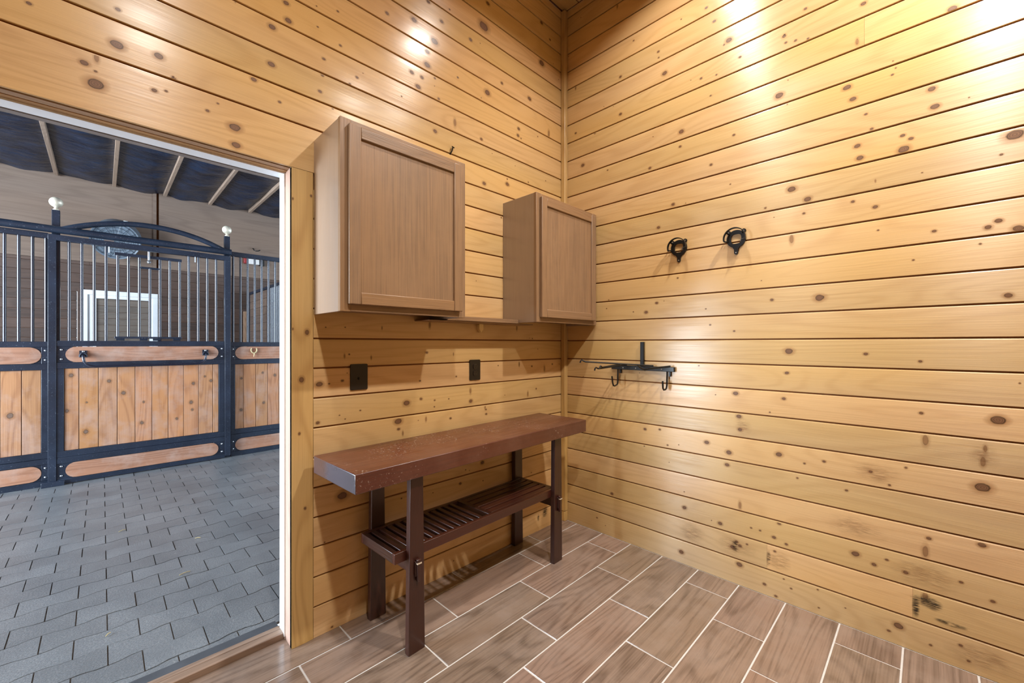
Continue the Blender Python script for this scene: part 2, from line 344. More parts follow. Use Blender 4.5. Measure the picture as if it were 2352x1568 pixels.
# left wall with the doorway
mb=MB(); DX0,DX1,DZ=-.65,.567,2.031; HX=.72
for k in range(29):
    z0=Z0+PITCH*k if k else 0.; z1=min(Z0+PITCH*(k+1),HC)
    if k<15: board(mb,FL,.655,XR,z0,z1,.02+rng.random()*.96,kl,g0=k>0)
    elif k<17: board(mb,FL,HX,XR,z0,z1,.02+rng.random()*.96,kl)
    else: board(mb,FL,XB,XR,z0,z1,.02+rng.random()*.96,kl)
    if k<15: board(mb,FL,XB,DX0-.09,z0,z1,.02+rng.random()*.96,(),g0=k>0)
board(mb,FL,XB,HX,DZ,Z0+17*PITCH,.37,kl,pins=1.,g0=False)
for a,z,rh,rv in ((2.20,.11,.03,.04),(2.13,.09,.012,.03)): stain(FL,a,z,rh,rv)
mb.box((.58,YL+.009,-.1),(XR+.008,2.035,HC+.1),1); mb.box((XB,YL+.009,2.06),(.58,2.035,HC+.1),1); mb.box((XB,YL+.009,0),(DX0-.03,2.035,2.06),1)
struct(mb.build('wall_left',WM,origin=(XR,YL,0)),'wall of knotty honey pine boards pierced by the barn doorway','wall')

# the two walls behind the camera and the ceiling
mb=MB()
for k in range(29): board(mb,lambda a,z,w:(XB-w,a,z),YB,YL,Z0+PITCH*k if k else 0,min(Z0+PITCH*(k+1),HC),.02+rng.random()*.96,(),pins=0)
mb.box((XB-.12,YB,0),(XB-.009,2.115,HC+.1),1)
struct(mb.build('wall_side',[pine_y]+WM[1:],origin=(XB,0,0)))
mb=MB()
for k in range(29): board(mb,lambda a,z,w:(a,YB-w,z),XB,XR,Z0+PITCH*k if k else 0,min(Z0+PITCH*(k+1),HC),.02+rng.random()*.96,(),pins=0)
mb.box((XB-.12,YB-.12,0),(XR+.12,YB-.009,HC+.1),1)
struct(mb.build('wall_rear',WM,origin=(0,YB,0)))
mb=MB(); y=1.889
while y>YB:
    board(mb,lambda a,z,w:(a,z,HC+w),XB,XR,max(y-PITCH,YB),y,.02+rng.random()*.96,(),pins=2.); y-=PITCH
mb.box((XB,YB,HC+.009),(XR,YL,HC+.1),1)
struct(mb.build('ceiling',WM,origin=(0,0,HC)),'honey pine board ceiling','ceiling')

# corner strip and doorway trim
mb=MB(); mb.box((2.377,1.852,.072),(XR-.0005,YL-.0005,3.705)); struct(mb.build('trim_1',pine_z,bevel=.004),'slim upright pine strip in the corner of the two walls','trim')
mb=MB(); mb.box((2.379,1.854,0),(XR-.0005,YL-.0005,.070)); struct(mb.build('trim_2',pine_z,bevel=.003),'short offcut of corner strip at the floor','trim')
mb=MB()
board(mb,lambda a,z,w:(z,YL-.002+w,a),0.,DZ-.002,.567,.655,.41,[(z,x,r) for x,z,r in kl],pins=1.,g0=False,g1=False)
mb.box((.567,YL+.0062,0),(.6545,YL+.018,DZ-.002),0,.41); mb.add([(.567,YL-.0015,0),(.567,YL+.018,0),(.567,YL+.018,DZ-.002),(.567,YL-.0015,DZ-.002)],[(0,1,2,3)],0,False,.43)
struct(mb.build('trim_3',[pine_z,groove_m,knot_m,spike_m]),'upright pine casing board beside the doorway','trim')
door=struct(thing('door_1','doorway from the tack room to the barn aisle, white stop strip','doorway',(0,YL,0)))
mb=MB(); mb.box((.568,YL+.0185,.0),(.58,2.036,2.06)); mb.build('side_jamb',jamb_m,door,bevel=.001)
mb=MB(); mb.box((DX0-.03,YL+.0185,.0),(DX0,2.036,2.06)); mb.build('side_jamb',jamb_m,door,bevel=.001)
mb=MB(); mb.box((DX0,YL+.024,2.032),(.567,YL+.055,2.06)); mb.build('header',jamb_x,door)
mb=MB(); mb.box((DX0,YL+.0555,2.030),(.567,2.036,2.06)); mb.build('header',wood('header_brown',(186,140,88),(148,104,58),'X',rough=.6),door)
mb=MB(); e=.006
f=lambda x,z,y:(x,y,z)
mb.prism([(.568-e,.012),(.568,.012),(.568,2.030),(.568-e,2.030-e)],(1.972,2.034),f); mb.prism([(DX0,.012),(DX0+e,.012),(DX0+e,2.030-e),(DX0,2.030)],(1.972,2.034),f); mb.prism([(DX0+e,2.030-e),(.568-e,2.030-e),(.568,2.030),(DX0,2.030)],(1.972,2.034),f)
mb.build('stop_strip',white_m,door)
mb=MB(); mb.box((DX0-.2,2.046,2.024),(.75,2.075,2.20)); mb.build('back_header',grey_wood,door)
th=struct(thing('trim_4','raised doorway sill of brown wood and grey metal strip','threshold',(0,2.05,0)))
mb=MB(); mb.box((DX0,1.979,-.01),(.566,2.018,.026)); mb.box((DX0,2.022,-.01),(.566,2.05,.025)); mb.build('wood_sill',wood('sill_wood',(150,126,108),(112,90,74),'X',rough=.5),th,bevel=.003)
mb=MB(); mb.box((DX0,2.053,-.01),(.566,2.112,.018)); mb.build('metal_sill',metal_grey,th,bevel=.006)

# tiled floor: wood-look planks laid in thirds
mb=MB(); mb.add([(XB-.1,YB-.1,-.002),(XR+.05,YB-.1,-.002),(XR+.05,1.979,-.002),(XB-.1,1.979,-.002)],[(0,1,2,3)],1)
for r in range(-1,20):
    y1=1.772-.2122*r; y0=y1-.2122; x=1.19-.21*r
    while x>XB: x-=.63
    while x<XR:
        a0=max(x+.003,XB);a1=min(x+.627,XR-.004);b0=max(y0+.003,YB);b1=min(y1-.003,1.978)
        if a1-a0>.01 and b1-b0>.01:
            e=.0012; bid=.02+rng.random()*.96
            vs=[(a0,b0,-.002),(a1,b0,-.002),(a1,b1,-.002),(a0,b1,-.002),(a0+e,b0+e,0),(a1-e,b0+e,0),(a1-e,b1-e,0),(a0+e,b1-e,0)]
            mb.add(vs,[(4,5,6,7),(0,1,5,4),(1,2,6,5),(2,3,7,6),(3,0,4,7)],0,False,bid)
        x+=.63
struct(mb.build('floor',[tile_m,grout_m],origin=(0,0,0)),'wood-look brown tile planks with pale grout','floor')

# barn aisle: interlocking wavy pavers
mb=MB(); PX=.206; PYp=.1425
mb.add([(-9,2.113,-.007),(11,2.113,-.007),(11,5.75,-.007),(-9,5.75,-.007)],[(0,1,2,3)],1)
def wav(X,xj):  # xj = joints of the far row
    c=-math.cos(2*PI*(X-xj)/PX)*1.7; return .0062*max(-1.,min(1.,c))
for r in range(-2,24):
    xj=(.018-.103*r)
    yb=2.3175+PYp*r
    for i in range(-12+r//2,17+r//2):
        x0=xj+PX*i; g=.0022; bid=.02+rng.random()*.96
        N=12; bot=[];top=[]
        for k in range(N+1):
            X=x0+g+(PX-2*g)*k/N
            bot.append((X,max(yb+wav(X,xj)+.0018,2.122))); top.append((X,yb+PYp+wav(X,xj-.103)-.0018))
        if top[0][1]<2.13: continue
        dz=(rng.random()-.5)*.0022; tx=(rng.random()-.5)*.0015
        poly=bot+top[::-1]; n=len(poly); cx=x0+PX/2
        vs=[(u,v,dz+tx*(u-cx)/.1) for u,v in poly]+[(u,v,-.007) for u,v in poly]
        mb.add(vs,[tuple(range(n))]+[(k,n+k,n+(k+1)%n,(k+1)%n) for k in range(n)],0,False,bid)
def paver_mat():
    w=NT('blue_grey_pavers'); P=w.n('ShaderNodeTexCoord').outputs['Object']
    bid=w.n('ShaderNodeAttribute',attribute_name='bid').outputs['Fac']
    v=w.noise(P,3.,4.,.6); fine=w.noise(P,140.,2.,.6)
    c=w.mix(w.mapr(v,.3,.7),lin((108,112,115)),lin((140,144,146)))
    c=w.mix(w.mapr(fine,.35,.7),c,lin((96,102,108))); c=w.mix(w.math('MULTIPLY',w.mapr(fine,.66,.72),.5),c,lin((190,194,194)))
    wn=w.n('ShaderNodeTexWhiteNoise',noise_dimensions='1D'); w.l(w.math('MULTIPLY',bid,77.),wn.inputs['W'])
    hs=w.n('ShaderNodeHueSaturation'); w.l(c,hs.inputs['Color']); w.l(w.mapr(wn.outputs['Value'],0,1,.9,1.08),hs.inputs['Value'])
    chaff=w.noise(w.vmul(P,(3,9,1)),9.,4.,.7); c=w.mix(w.math('MULTIPLY',w.mapr(chaff,.66,.74),.6),hs.outputs[0],lin((206,204,196)))
    w.set(Base_Color=c,Roughness=.38); w.b.inputs['Specular IOR Level'].default_value=.8; w.bump(fine,.35,.003); return w.mat
struct(mb.build('paver_floor',[paver_mat(),joint_m],origin=(0,2.2,0)),'grey interlocking pavers of the barn aisle','floor')
for k,(x,y,a,L) in enumerate([(.33,2.93,.2,.05),(.02,2.55,.9,.025),(.45,3.4,-.4,.03),(.1,3.9,.5,.04)]):
    mb=MB(); dx,dy=math.cos(a)*L/2,math.sin(a)*L/2; mb.tube([(x-dx,y-dy,.004),(x,y,.007),(x+dx,y+dy,.004)],.0018,6)
    tag(mb.build('straw_piece',straw_m),['longest yellow straw lying on the pavers','small bit of straw on the pavers nearest the doorway sill','pale bit of straw on the pavers near the white door stop','bit of straw on the pavers toward the stall door'][k],'straw')
mb=MB(); mb.box((-6,5.75,-.05),(8,9.1,-.01)); struct(mb.build('stall_floor',dirt_m),'stall bedding','floor')

# ------------------------------------------------------------------ wall cabinets
def cabinet(x0,label):
    W=.610; t=thing('wall_cabinet',label,'cabinet',(x0+W/2,YL,1.413),0,'stained oak wall cabinets')
    x1=x0+W; zb,zt=1.413,2.170
    mb=MB(); mb.box((x0,1.6255,zb),(x0+.014,YL-.0005,zt),0); mb.box((x1-.014,1.6255,zb),(x1,YL-.0005,zt),0)
    mb.box((x0+.014,1.6255,zb+.016),(x1-.014,YL-.0005,zb+.03),1); mb.box((x0+.014,1.6255,zt-.02),(x1-.014,YL-.0005,zt-.004),1); mb.box((x0+.014,YL-.008,zb+.03),(x1-.014,YL-.0005,zt-.02),1)
    mb.build('carcass',[cab_side,cab_x],t,bevel=.001)
    mb=MB(); s=.04; mb.box((x0-.002,1.605,zb),(x0+s,1.625,zt),0); mb.box((x1-s,1.605,zb),(x1+.002,1.625,zt),0)
    mb.box((x0+s,1.6052,zb+.001),(x1-s,1.625,zb+.045),1); mb.box((x0+s,1.6052,zt-.045),(x1-s,1.625,zt-.001),1); mb.build('face_frame',[cab_z,cab_x],t,bevel=.0012)
    d0,d1,e0,e1=x0+.026,x1-.030,1.441,2.146; fw=.048; yf,yk=1.584,1.604
    mb=MB(); mb.box((d0,yf,e0),(d0+fw,yk,e1),0); mb.box((d1-fw,yf,e0),(d1,yk,e1),0)
    mb.box((d0+fw,yf+.0003,e0),(d1-fw,yk,e0+fw),1); mb.box((d0+fw,yf+.0003,e1-fw),(d1-fw,yk,e1),1)
    d=mb.build('door',[cab_z,cab_x],t,bevel=.003)
    mb=MB(); mb.box((d0+fw-.002,yf+.009,e0+fw-.002),(d1-fw+.002,yk-.004,e1-fw+.002)); 
    mb.build('door_panel',cab_z,d)
    return t
cabinet(.657,'larger looking stained oak wall cabinet nearest the doorway')
cabinet(1.795,'stained oak wall cabinet tucked into the corner of the walls')
mb=MB(); mb.box((1.2685,1.75,1.408),(1.794,YL-.0005,1.431)); mb.box((1.16,1.755,1.4025),(1.93,YL-.0005,1.4078))
tag(mb.build('filler_board',cab_x,bevel=.0015),'thin brown board bridging the gap under the two oak cabinets','board')
mb=MB(); mb.prism([(1.583,1.402),(1.583,1.372),(1.598,1.352),(1.614,1.372),(1.614,1.402)],(-.022,-.0001),FL)  # added block, stands in for a patch of light on the wall
tag(mb.build('light_patch_block',plain('pale_light_patch',(250,222,160),.6),bevel=.002),'small pale pointed block standing in for a patch of light under the filler board','light patch')
mb=MB(); mb.tube([(1.386,YL+.004,2.345),(1.392,YL-.01,2.365),(1.397,YL-.013,2.385)],.0035,8); mb.lathe([(0,0),(.009,0),(.009,.004),(0,.004)],(1.397,YL-.013,2.385),(.2,-.6,1),12)
tag(mb.build('nail',iron_m),'bent dark nail sticking out of the wall above the left cabinet','nail')

# ------------------------------------------------------------------ outlets
def plate_poly(w,h,r=.006,n=4):
    pts=[]
    for cx,cz,a in ((w-r,-h+r,-PI/2),(w-r,h-r,0),(-w+r,h-r,PI/2),(-w+r,-h+r,PI)):
        for k in range(n+1): pts.append((cx+r*math.cos(a+PI/2*k/n),cz+r*math.sin(a+PI/2*k/n)))
    return pts
t=thing('cable_plate','plain black wall plate with one small centre jack','wall plate',(.8585,YL,1.13))
f=lambda u,v,w:(.8585+u,YL+w,1.13+v)
MB().prism(plate_poly(.0415,.0605),(-.006,-.0005),f).build('cover',black_m,t,bevel=.0015)
mb=MB(); mb.lathe([(0,.007),(.004,.007),(.004,.004),(.007,.004),(.0075,0)],(.8595,YL-.006,1.1225),(0,-1,0),14); mb.build('jack',black_m,t)
t=thing('outlet','black duplex power outlet on the pine wall right of the plain plate','outlet',(1.5635,YL,1.132))
f=lambda u,v,w:(1.5635+u,YL+w,1.132+v)
MB().prism(plate_poly(.040,.060),(-.006,-.0005),f).build('cover',black_m,t,bevel=.0015)
for s in (1,-1):
    cz=.0195*s; pts=[]
    for k in range(20):
        a=2*PI*k/20; pts.append((.0165*math.cos(a),cz+max(-.0135,min(.0135,.0165*math.sin(a)))))
    o=MB().prism(pts,(-.0095,-.006),f).build('receptacle',plain('brown_black_receptacle',(40,30,24),.3),t,bevel=.0006)
    mb=MB()
    for dx in (-.006,.006): mb.box(f(dx-.001,cz+.001,-.0100),f(dx+.001,cz+.009,-.0094))
    mb.lathe([(0,.0006),(.0024,.0006),(.0024,0)],f(0,cz-.006,-.0095),(0,-1,0),10); mb.build('slots',plain('slot_black',(6,5,5),.6),o)
MB().lathe([(0,.0012),(.003,.0008),(.0032,0)],f(0,0,-.006),(0,-1,0),10).build('screw',black_m,t)

# ------------------------------------------------------------------ console table
ct=thing('console_table','dark reddish brown console table with slatted lower shelf against the wall','table',(1.398,1.6765,0),math.radians(1.9))
tb=MB(); tb.box((-.7525,-.190,.736),(.7525,.190,.810)); tb.m[5]=1
tb.build('tabletop',[mah_top,mah_end],ct,local=True,bevel=.003)
for u,v in ((-.470,-.1445),(.507,-.1425),(-.470,.1745),(.507,.1715)):
    h=.0145
    vs=[(u-.040,v-h,0),(u+.040,v-h,0),(u+.040,v+h,0),(u-.040,v+h,0),(u-.031,v-h,.7355),(u+.031,v-h,.7355),(u+.031,v+h,.7355),(u-.031,v+h,.7355)]
    MB().hexa(vs).build('leg',mah_z,ct,local=True,bevel=.0025)
# shelf frame between the legs
fr=MB(); v0,v1,u0,u1=-.1295,.1565,-.557,.528
fr.box((u0,v0,.384),(u1,v0+.019,.427)); fr.box((u0,v1-.019,.384),(u1,v1,.427)); fr.box((u0,v0+.019,.384),(u0+.022,v1-.019,.4265),1); fr.box((u1-.022,v0+.019,.384),(u1,v1-.019,.4265),1); fr.box((-.012,v0+.019,.388),(.012,v1-.019,.4262),1)
fr.build('shelf_frame',[mah_x,mah_y],ct,local=True,bevel=.0015)
n=12; first=None
for k in range(n):
    x=-.508+k*.0405
    if first is None: first=MB().box((-.011,v0+.0195,.405),(.011,v1-.0195,.4255)).build('shelf_slat',mah_y,ct,local=True,bevel=.0015); first.location=(x,0,0)
    else: copy_part(first,ct,(x,0,0))
first=None
for k in range(5):
    y=v0+.0195+.0245+k*.0495
    if first is None: first=MB().box((.0125,-.0185,.405),(u1-.0225,.0185,.4258)).build('shelf_slat',mah_x,ct,local=True,bevel=.0015); first.location=(0,y,0)
    else: copy_part(first,ct,(0,y,0))
for u in (-.470,.507):
    MB().box((u-.014,-.1685,.322),(u+.014,.159,.3835)).build('stretcher',mah_y,ct,local=True,bevel=.0015)
    MB().hexa([(u-.007,-.1755,.300),(u+.007,-.1755,.300),(u+.007,-.1605,.300),(u-.007,-.1605,.300),(u-.010,-.1765,.392),(u+.010,-.1765,.392),(u+.010,-.1600,.392),(u-.010,-.1600,.392)]).build('wedge_peg',mah_z,ct,local=True,bevel=.002)
    c=MB().box((u-.0105,-.1785,.3735),(u+.0105,-.1690,.3785)).build('peg_chip',chip_m,ct,local=True); c['label']='bare pale chipped wood on the peg'

# ------------------------------------------------------------------ bridle brackets
def bracket(y0,z0,label,tilt):
    t=thing('bridle_bracket',label,'bracket',(XR,y0,z0),0,'black bridle brackets')
    f=lambda u,v,w:(XR-w,y0-u,z0+v)      # u to the right when facing the wall
    mb=MB(); N=48; out=[];inn=[]
    for k in range(N):
        a=2*PI*k/N; c,s=math.cos(a),math.sin(a); R=.047
        out.append((R*c,R*s)); q=(abs(c)**3.2+abs(s)**3.2)**(-1/3.2); inn.append((.0255*q*c,.0255*q*s))
    mb.annulus(out,inn,(.0002,.009),f)
    for u,v in ((-.037,.038),(.037,.038)):
        mb.prism([(u+.0105*math.cos(2*PI*k/20),v+.0105*math.sin(2*PI*k/20)) for k in range(20)],(.0002,.0085),f)
    mb.prism([(-.018,-.043),(-.010,-.056),(-.0095,-.072)]+[(.0095*math.cos(a),-.074+.0095*math.sin(a)) for a in [PI+PI*k/10 for k in range(11)]]+[(.0095,-.072),(.010,-.056),(.018,-.043)],(.0002,.0085),f)
    mb.build('back_plate',iron_m,t,bevel=.0018)
    mb=MB(); N=26; a0,a1=math.radians(200+tilt),math.radians(-8+tilt); R=.050
    inner=[];outer=[]
    pts=[(a0+(a1-a0)*k/N) for k in range(N+1)]
    for k in range(N):
        for w0,w1,r0,r1 in ((.032,.046,R,R+.0045),):
            q=[]
            for a in (pts[k],pts[k+1]):
                q+= [f(r0*math.cos(a),r0*math.sin(a),w0),f(r1*math.cos(a),r1*math.sin(a),w0),f(r1*math.cos(a),r1*math.sin(a),w1),f(r0*math.cos(a),r0*math.sin(a),w1)]
            mb.add(q,[(0,4,5,1),(1,5,6,2),(2,6,7,3),(3,7,4,0)],0,True)
    for a in (a0,a1):
        q=[f(r*math.cos(a),r*math.sin(a),w) for r,w in ((R,.032),(R+.0045,.032),(R+.0045,.046),(R,.046))]; mb.add(q,[(0,1,2,3)])
    mb.tube([f(R*math.cos(a1),R*math.sin(a1),.039),f((R-.012)*math.cos(a1-.15),(R-.012)*math.sin(a1-.15),.044),f((R-.006)*math.cos(a1-.45),(R-.006)*math.sin(a1-.45),.050)],.0028,8)
    mb.build('bridle_loop',iron_m,t,merge=True)
    for a in (math.radians(140),math.radians(40),math.radians(195)):
        MB().tube([f(.043*math.cos(a),.043*math.sin(a),.006),f(.050*math.cos(a),.050*math.sin(a),.036)],.004,8).build('arm',iron_m,t)
    for u,v in ((-.037,.038),(.037,.038),(0,-.073)):
        MB().lathe([(0,.0035),(.003,.003),(.0045,0)],f(u,v,.0085),(-1,0,0),12).build('screw',screw_m,t)
bracket(1.032,1.848,'black ring bridle bracket, left of the pair and nearer the oak cabinet',0)
bracket(.723,1.846,'black ring bridle bracket, right of the pair and farther from the cabinet',-6)

# ------------------------------------------------------------------ folding saddle rack
sr=thing('saddle_rack','black metal folding saddle rack with wire arms and hanging hooks on the right wall','rack',(XR,1.26,1.13))
MB().box((XR-.022,1.055,1.119),(XR-.0002,1.475,1.147)).build('wall_bar',iron_m,sr,bevel=.002)
MB().box((XR-.016,1.250,1.147),(XR-.0002,1.273,1.297)).build('upright_strap',iron_m,sr,bevel=.0015)
def curl(p,q,n=5):
    p=Vector(p);q=Vector(q);d=(q-p).normalized(); up=Vector((0,0,1)); return [q, q+d*.012+up*.004, q+d*.022+up*.010, q+d*.030+up*.004, q+d*.034-up*.008]
for p,q,r in (((2.388,1.181,1.152),(2.09,1.469,1.176),.0045),((2.388,1.361,1.1525),(2.15,1.415,1.134),.0045),((2.388,1.408,1.153),(2.175,1.404,1.142),.0045)):
    MB().tube([p]+curl(p,q),r,8).build('wire_arm',iron_m,sr)
MB().tube([(2.388,1.075,1.153),(2.34,1.117,1.146),(2.27,1.181,1.134),(2.33,1.23,1.137),(2.388,1.285,1.151)],.005,8).build('wire_arm',iron_m,sr)
MB().tube([(2.397,1.430,1.119),(2.397,1.431,1.04),(2.393,1.430,1.026),(2.378,1.427,1.019),(2.33,1.414,1.016),(2.312,1.411,1.02),(2.305,1.412,1.034),(2.303,1.417,1.080)],.0052,8).build('hook',iron_m,sr)
MB().tube([(2.397,1.098,1.119),(2.397,1.100,1.035),(2.393,1.101,1.021),(2.38,1.102,1.013),(2.366,1.104,1.012),(2.356,1.105,1.022),(2.354,1.106,1.065)],.0052,8).build('hook',iron_m,sr)
for y,z in ((1.415,1.095),(1.085,1.09)):
    MB().box((XR-.014,y-.006,z),(XR-.0002,y+.006,1.1185)).build('tab',iron_m,sr,bevel=.001)
for y in (1.13,1.22,1.30,1.39):
    MB().lathe([(0,.004),(.004,.003),(.005,0)],(XR-.022,y,1.131),(-1,0,0),10).build('bolt',screw_m,sr)
# ------------------------------------------------------------------ barn side: stall fronts
YS=5.6
def stadium(x0,x1,z0,z1,l=True,r=True,n=10,round_=1.):
    R=(z1-z0)/2; cz=(z0+z1)/2; k=R*round_; pts=[]
    if r: pts+=[(x1-k+k*math.cos(a),cz+R*math.sin(a)) for a in [-PI/2+PI*i/n for i in range(n+1)]]
    else: pts+=[(x1,z0),(x1,z1)]
    if l: pts+=[(x0+k-k*math.cos(a),cz+R*math.sin(a)) for a in [PI/2-PI*i/n for i in range(n+1)]]
    else: pts+=[(x0,z1),(x0,z0)]
    return pts
FS=lambda x,z,y:(x,y,z)
def rails(mb,x0,x1,zs,ya,yb):
    for a,b in zs: mb.box((x0,ya,a),(x1,yb,b))
def planks(edges,z0,z1,ya,yb,parent,knots,name='plank_panel'):
    mb=MB()
    for a,b in zip(edges,edges[1:]): mb.box((a+.0022,ya,z0),(b-.0022,yb,z1),0,.02+rng.random()*.96)
    mb.box((edges[0],yb-.004,z0),(edges[-1],yb+.002,z1),1)
    for x,z,r in knots:
        y=ya-.0006; q=[(x+u*r*2.2,y,z+v*r*2.6) for u,v in ((-1,-1),(1,-1),(1,1),(-1,1))]; mb.add(q,[(0,1,2,3)],2,False,.5,[[(-1,-1),(1,-1),(1,1),(-1,1)]])
    return mb.build(name,[stall_z,groove_m,stall_knot],parent,bevel=.002)
stall_knot=decal('stall_plank_knot',(112,92,80),(96,72,56),(170,120,80),.8)
# posts with ball tops
for i,(x0,x1,lab) in enumerate(((-.323,-.271,'blue-black stall post with pale ball finial at the left of the sliding door'),(.986,1.038,'blue-black stall post with pale ball finial at the right of the sliding door'))):
    t=thing('stall_post',lab,'post',((x0+x1)/2,5.63,0),0,'stall posts with ball finials')
    MB().box((x0,5.606,0),(x1,5.656,2.508)).build('post',steel_m,t,bevel=.003)
    prof=[(0,0),(.022,0),(.022,.006),(.014,.014),(.012,.024),(.016,.03)]+[(.046*math.sin(a),.074-.046*math.cos(a)) for a in [.45+(PI-.45)*k/14 for k in range(15)]]
    MB().lathe(prof,((x0+x1)/2,5.631,2.508),n=28).build('ball_finial',brass_m,t)
    if i==0: MB().box((x0-.06,5.541,0),(x1+.03,5.556,.045)).build('foot_plate',steel_m,t,bevel=.002)
# overhead track with arch
t=thing('door_track','round steel door track with a shallow arch over the stall door','track',(.36,5.57,2.32))
MB().tube([(-3.35,5.572,2.322),(-.3,5.572,2.322),(.4,5.572,2.322),(1.043,5.572,2.322)],.033,20).build('track_tube',steel_m,t)
c=(1.23/2)**2; sag=.150; R=(c+sag*sag)/(2*sag); th0=math.asin(.615/R)
MB().tube([(.362+R*math.sin(a),5.572,2.330+sag-R*(1-math.cos(a))) for a in [-th0+2*th0*k/24 for k in range(25)]],.026,16).build('arch_tube',steel_m,t)
# sliding door
d=thing('stall_door','sliding stall door of blue-black steel with orange planks and a long pull handle','stall door',(.345,5.58,.03))
mb=MB(); ya,yb=5.558,5.604
mb.box((-.343,ya,2.223),(1.036,yb,2.274)); mb.box((-.343,ya,.03),(-.292,yb,2.223)); mb.box((.980,ya,.03),(1.036,yb,2.223))
rails(mb,-.292,.980,((1.262,1.314),(1.060,1.114),(.250,.306),(.195,.248),(.008,.052)),ya+.004,yb)
mb.box((-.292,ya+.006,.306),(-.245,yb,1.06)); mb.box((.925,ya+.006,.306),(.980,yb,1.06))
for zz in ((1.114,1.262),(.052,.195)):
    mb.box((-.292,ya+.010,zz[0]),(-.19,yb,zz[1])); mb.box((.88,ya+.010,zz[0]),(.980,yb,zz[1]))
mb.build('door_frame',steel_m,d,bevel=.002)
MB().box((-.292,5.59,2.223),(-.274,5.604,2.2235-.92)).build('inner_stile',steel_m,d)
DK=[(-.2,.995,.014),(.05,.927,.013),(.151,.804,.015),(.286,.492,.013),(-.106,.46,.015),(-.227,.67,.012),(-.10,.736,.006),(.30,.70,.008),(.70,.86,.012),(.56,.50,.010),(.80,.93,.008),(.855,.88,.012),(.68,.66,.014),(.69,.58,.010)]
pp=planks([-.245,-.15,-.022,.108,.237,.364,.491,.618,.745,.872,.925],.307,1.059,5.572,5.592,d,DK)
MB().prism(stadium(-.236,.921,1.117,1.259),(5.560,5.59),FS).build('top_board',stall_x,d,bevel=.003)
MB().prism(stadium(-.236,.921,.056,.193),(5.560,5.59),FS).build('bottom_board',stall_x,d,bevel=.003)
def bolt(x,z,y,parent): return MB().lathe([(0,.007),(.005,.006),(.0085,.002),(.0085,0)],(x,y,z),(0,-1,0),12).build('bolt',bolt_m,parent)
bb=bolt(-.262,1.232,5.568,d)
for x,z in ((-.262,1.146),(.954,1.232),(.954,1.146),(-.262,.168),(-.262,.082),(.954,.168),(.954,.082)): copy_part(bb,d,Vector(bb.location)+Vector((x+.262,0,z-1.232)))
def bar(x,z0,z1,y,parent,r=.0112): return MB().tube([(x,y,z0),(x,y,z1)],r,14,cap=False).build('grille_bar',bar_m,parent)
b0=bar(-.213,1.313,2.2245,5.583,d)
for x in (-.132,-.051,.030,.662,.743,.823,.903): copy_part(b0,d,Vector(b0.location)+Vector((x+.213,0,0)))
# drop-down feed opening
fg=MB(); y=5.578
fg.box((.088,y-.011,2.150),(.602,y+.011,2.178)); fg.box((.088,y-.011,1.337),(.602,y+.011,1.357)); fg.tube([(.268,y,2.052),(.426,y,2.052)],.011,12)
fgo=fg.build('feed_gate_frame',steel_m,d,bevel=.002)
for x,z1 in ((.111,2.151),(.188,2.151),(.268,2.151),(.348,2.052),(.426,2.151),(.504,2.151),(.585,2.151)): MB().tube([(x,y,1.356),(x,y,z1)],.0112,14,cap=False).build('grille_bar',bar_m,d)
for x in (.13,.30,.40,.56): MB().tube([(x-.03,5.568,1.327),(x+.03,5.568,1.327)],.010,10).build('hinge',steel_m,d)
mb=MB(); mb.tube([(.338,5.556,2.215),(.338,5.552,2.17),(.338,5.55,2.13)],.009,10); mb.lathe([(0,-.018),(.013,-.012),(.018,0),(.013,.012),(0,.018)],(.34,5.55,2.112),n=14); mb.build('latch_knob',bolt_m,d)
for x in (.05,.715): 
    mb=MB(); mb.tube([(x,5.575,2.225),(x,5.575,2.165)],.006,8); mb.box((x-.035,5.562,2.2745),(x+.035,5.59,2.284)); mb.build('hanger_bolt',bolt_m,d)
hy=5.505
mb=MB(); mb.tube([(-.122,5.55,1.178),(-.122,5.53,1.18),(-.122,hy+.006,1.172),(-.120,hy,1.15),(-.115,hy,1.12),(-.098,hy,1.093),(-.07,hy,1.077),(-.035,hy,1.071),(.72,hy,1.071),(.752,hy,1.077),(.778,hy,1.093),(.795,hy,1.12),(.800,hy,1.15),(.802,hy+.006,1.172),(.802,5.53,1.18),(.802,5.55,1.178)],.0105,12); mb.build('pull_handle',bar_m,d)
for x in (-.122,.802): 
    mb=MB(); mb.box((x-.026,5.552,1.160),(x+.026,5.5598,1.222)); mb.tube([(x-.022,5.53,1.165),(x-.022,5.53,1.18),(x-.012,5.53,1.197),(x,5.53,1.203),(x+.012,5.53,1.197),(x+.022,5.53,1.18),(x+.022,5.53,1.165)],.007,8); mb.box((x-.02,5.53,1.17),(x+.02,5.553,1.20)); mb.build('handle_bracket',steel_m,d)
    bolt(x,1.214,5.552,d)
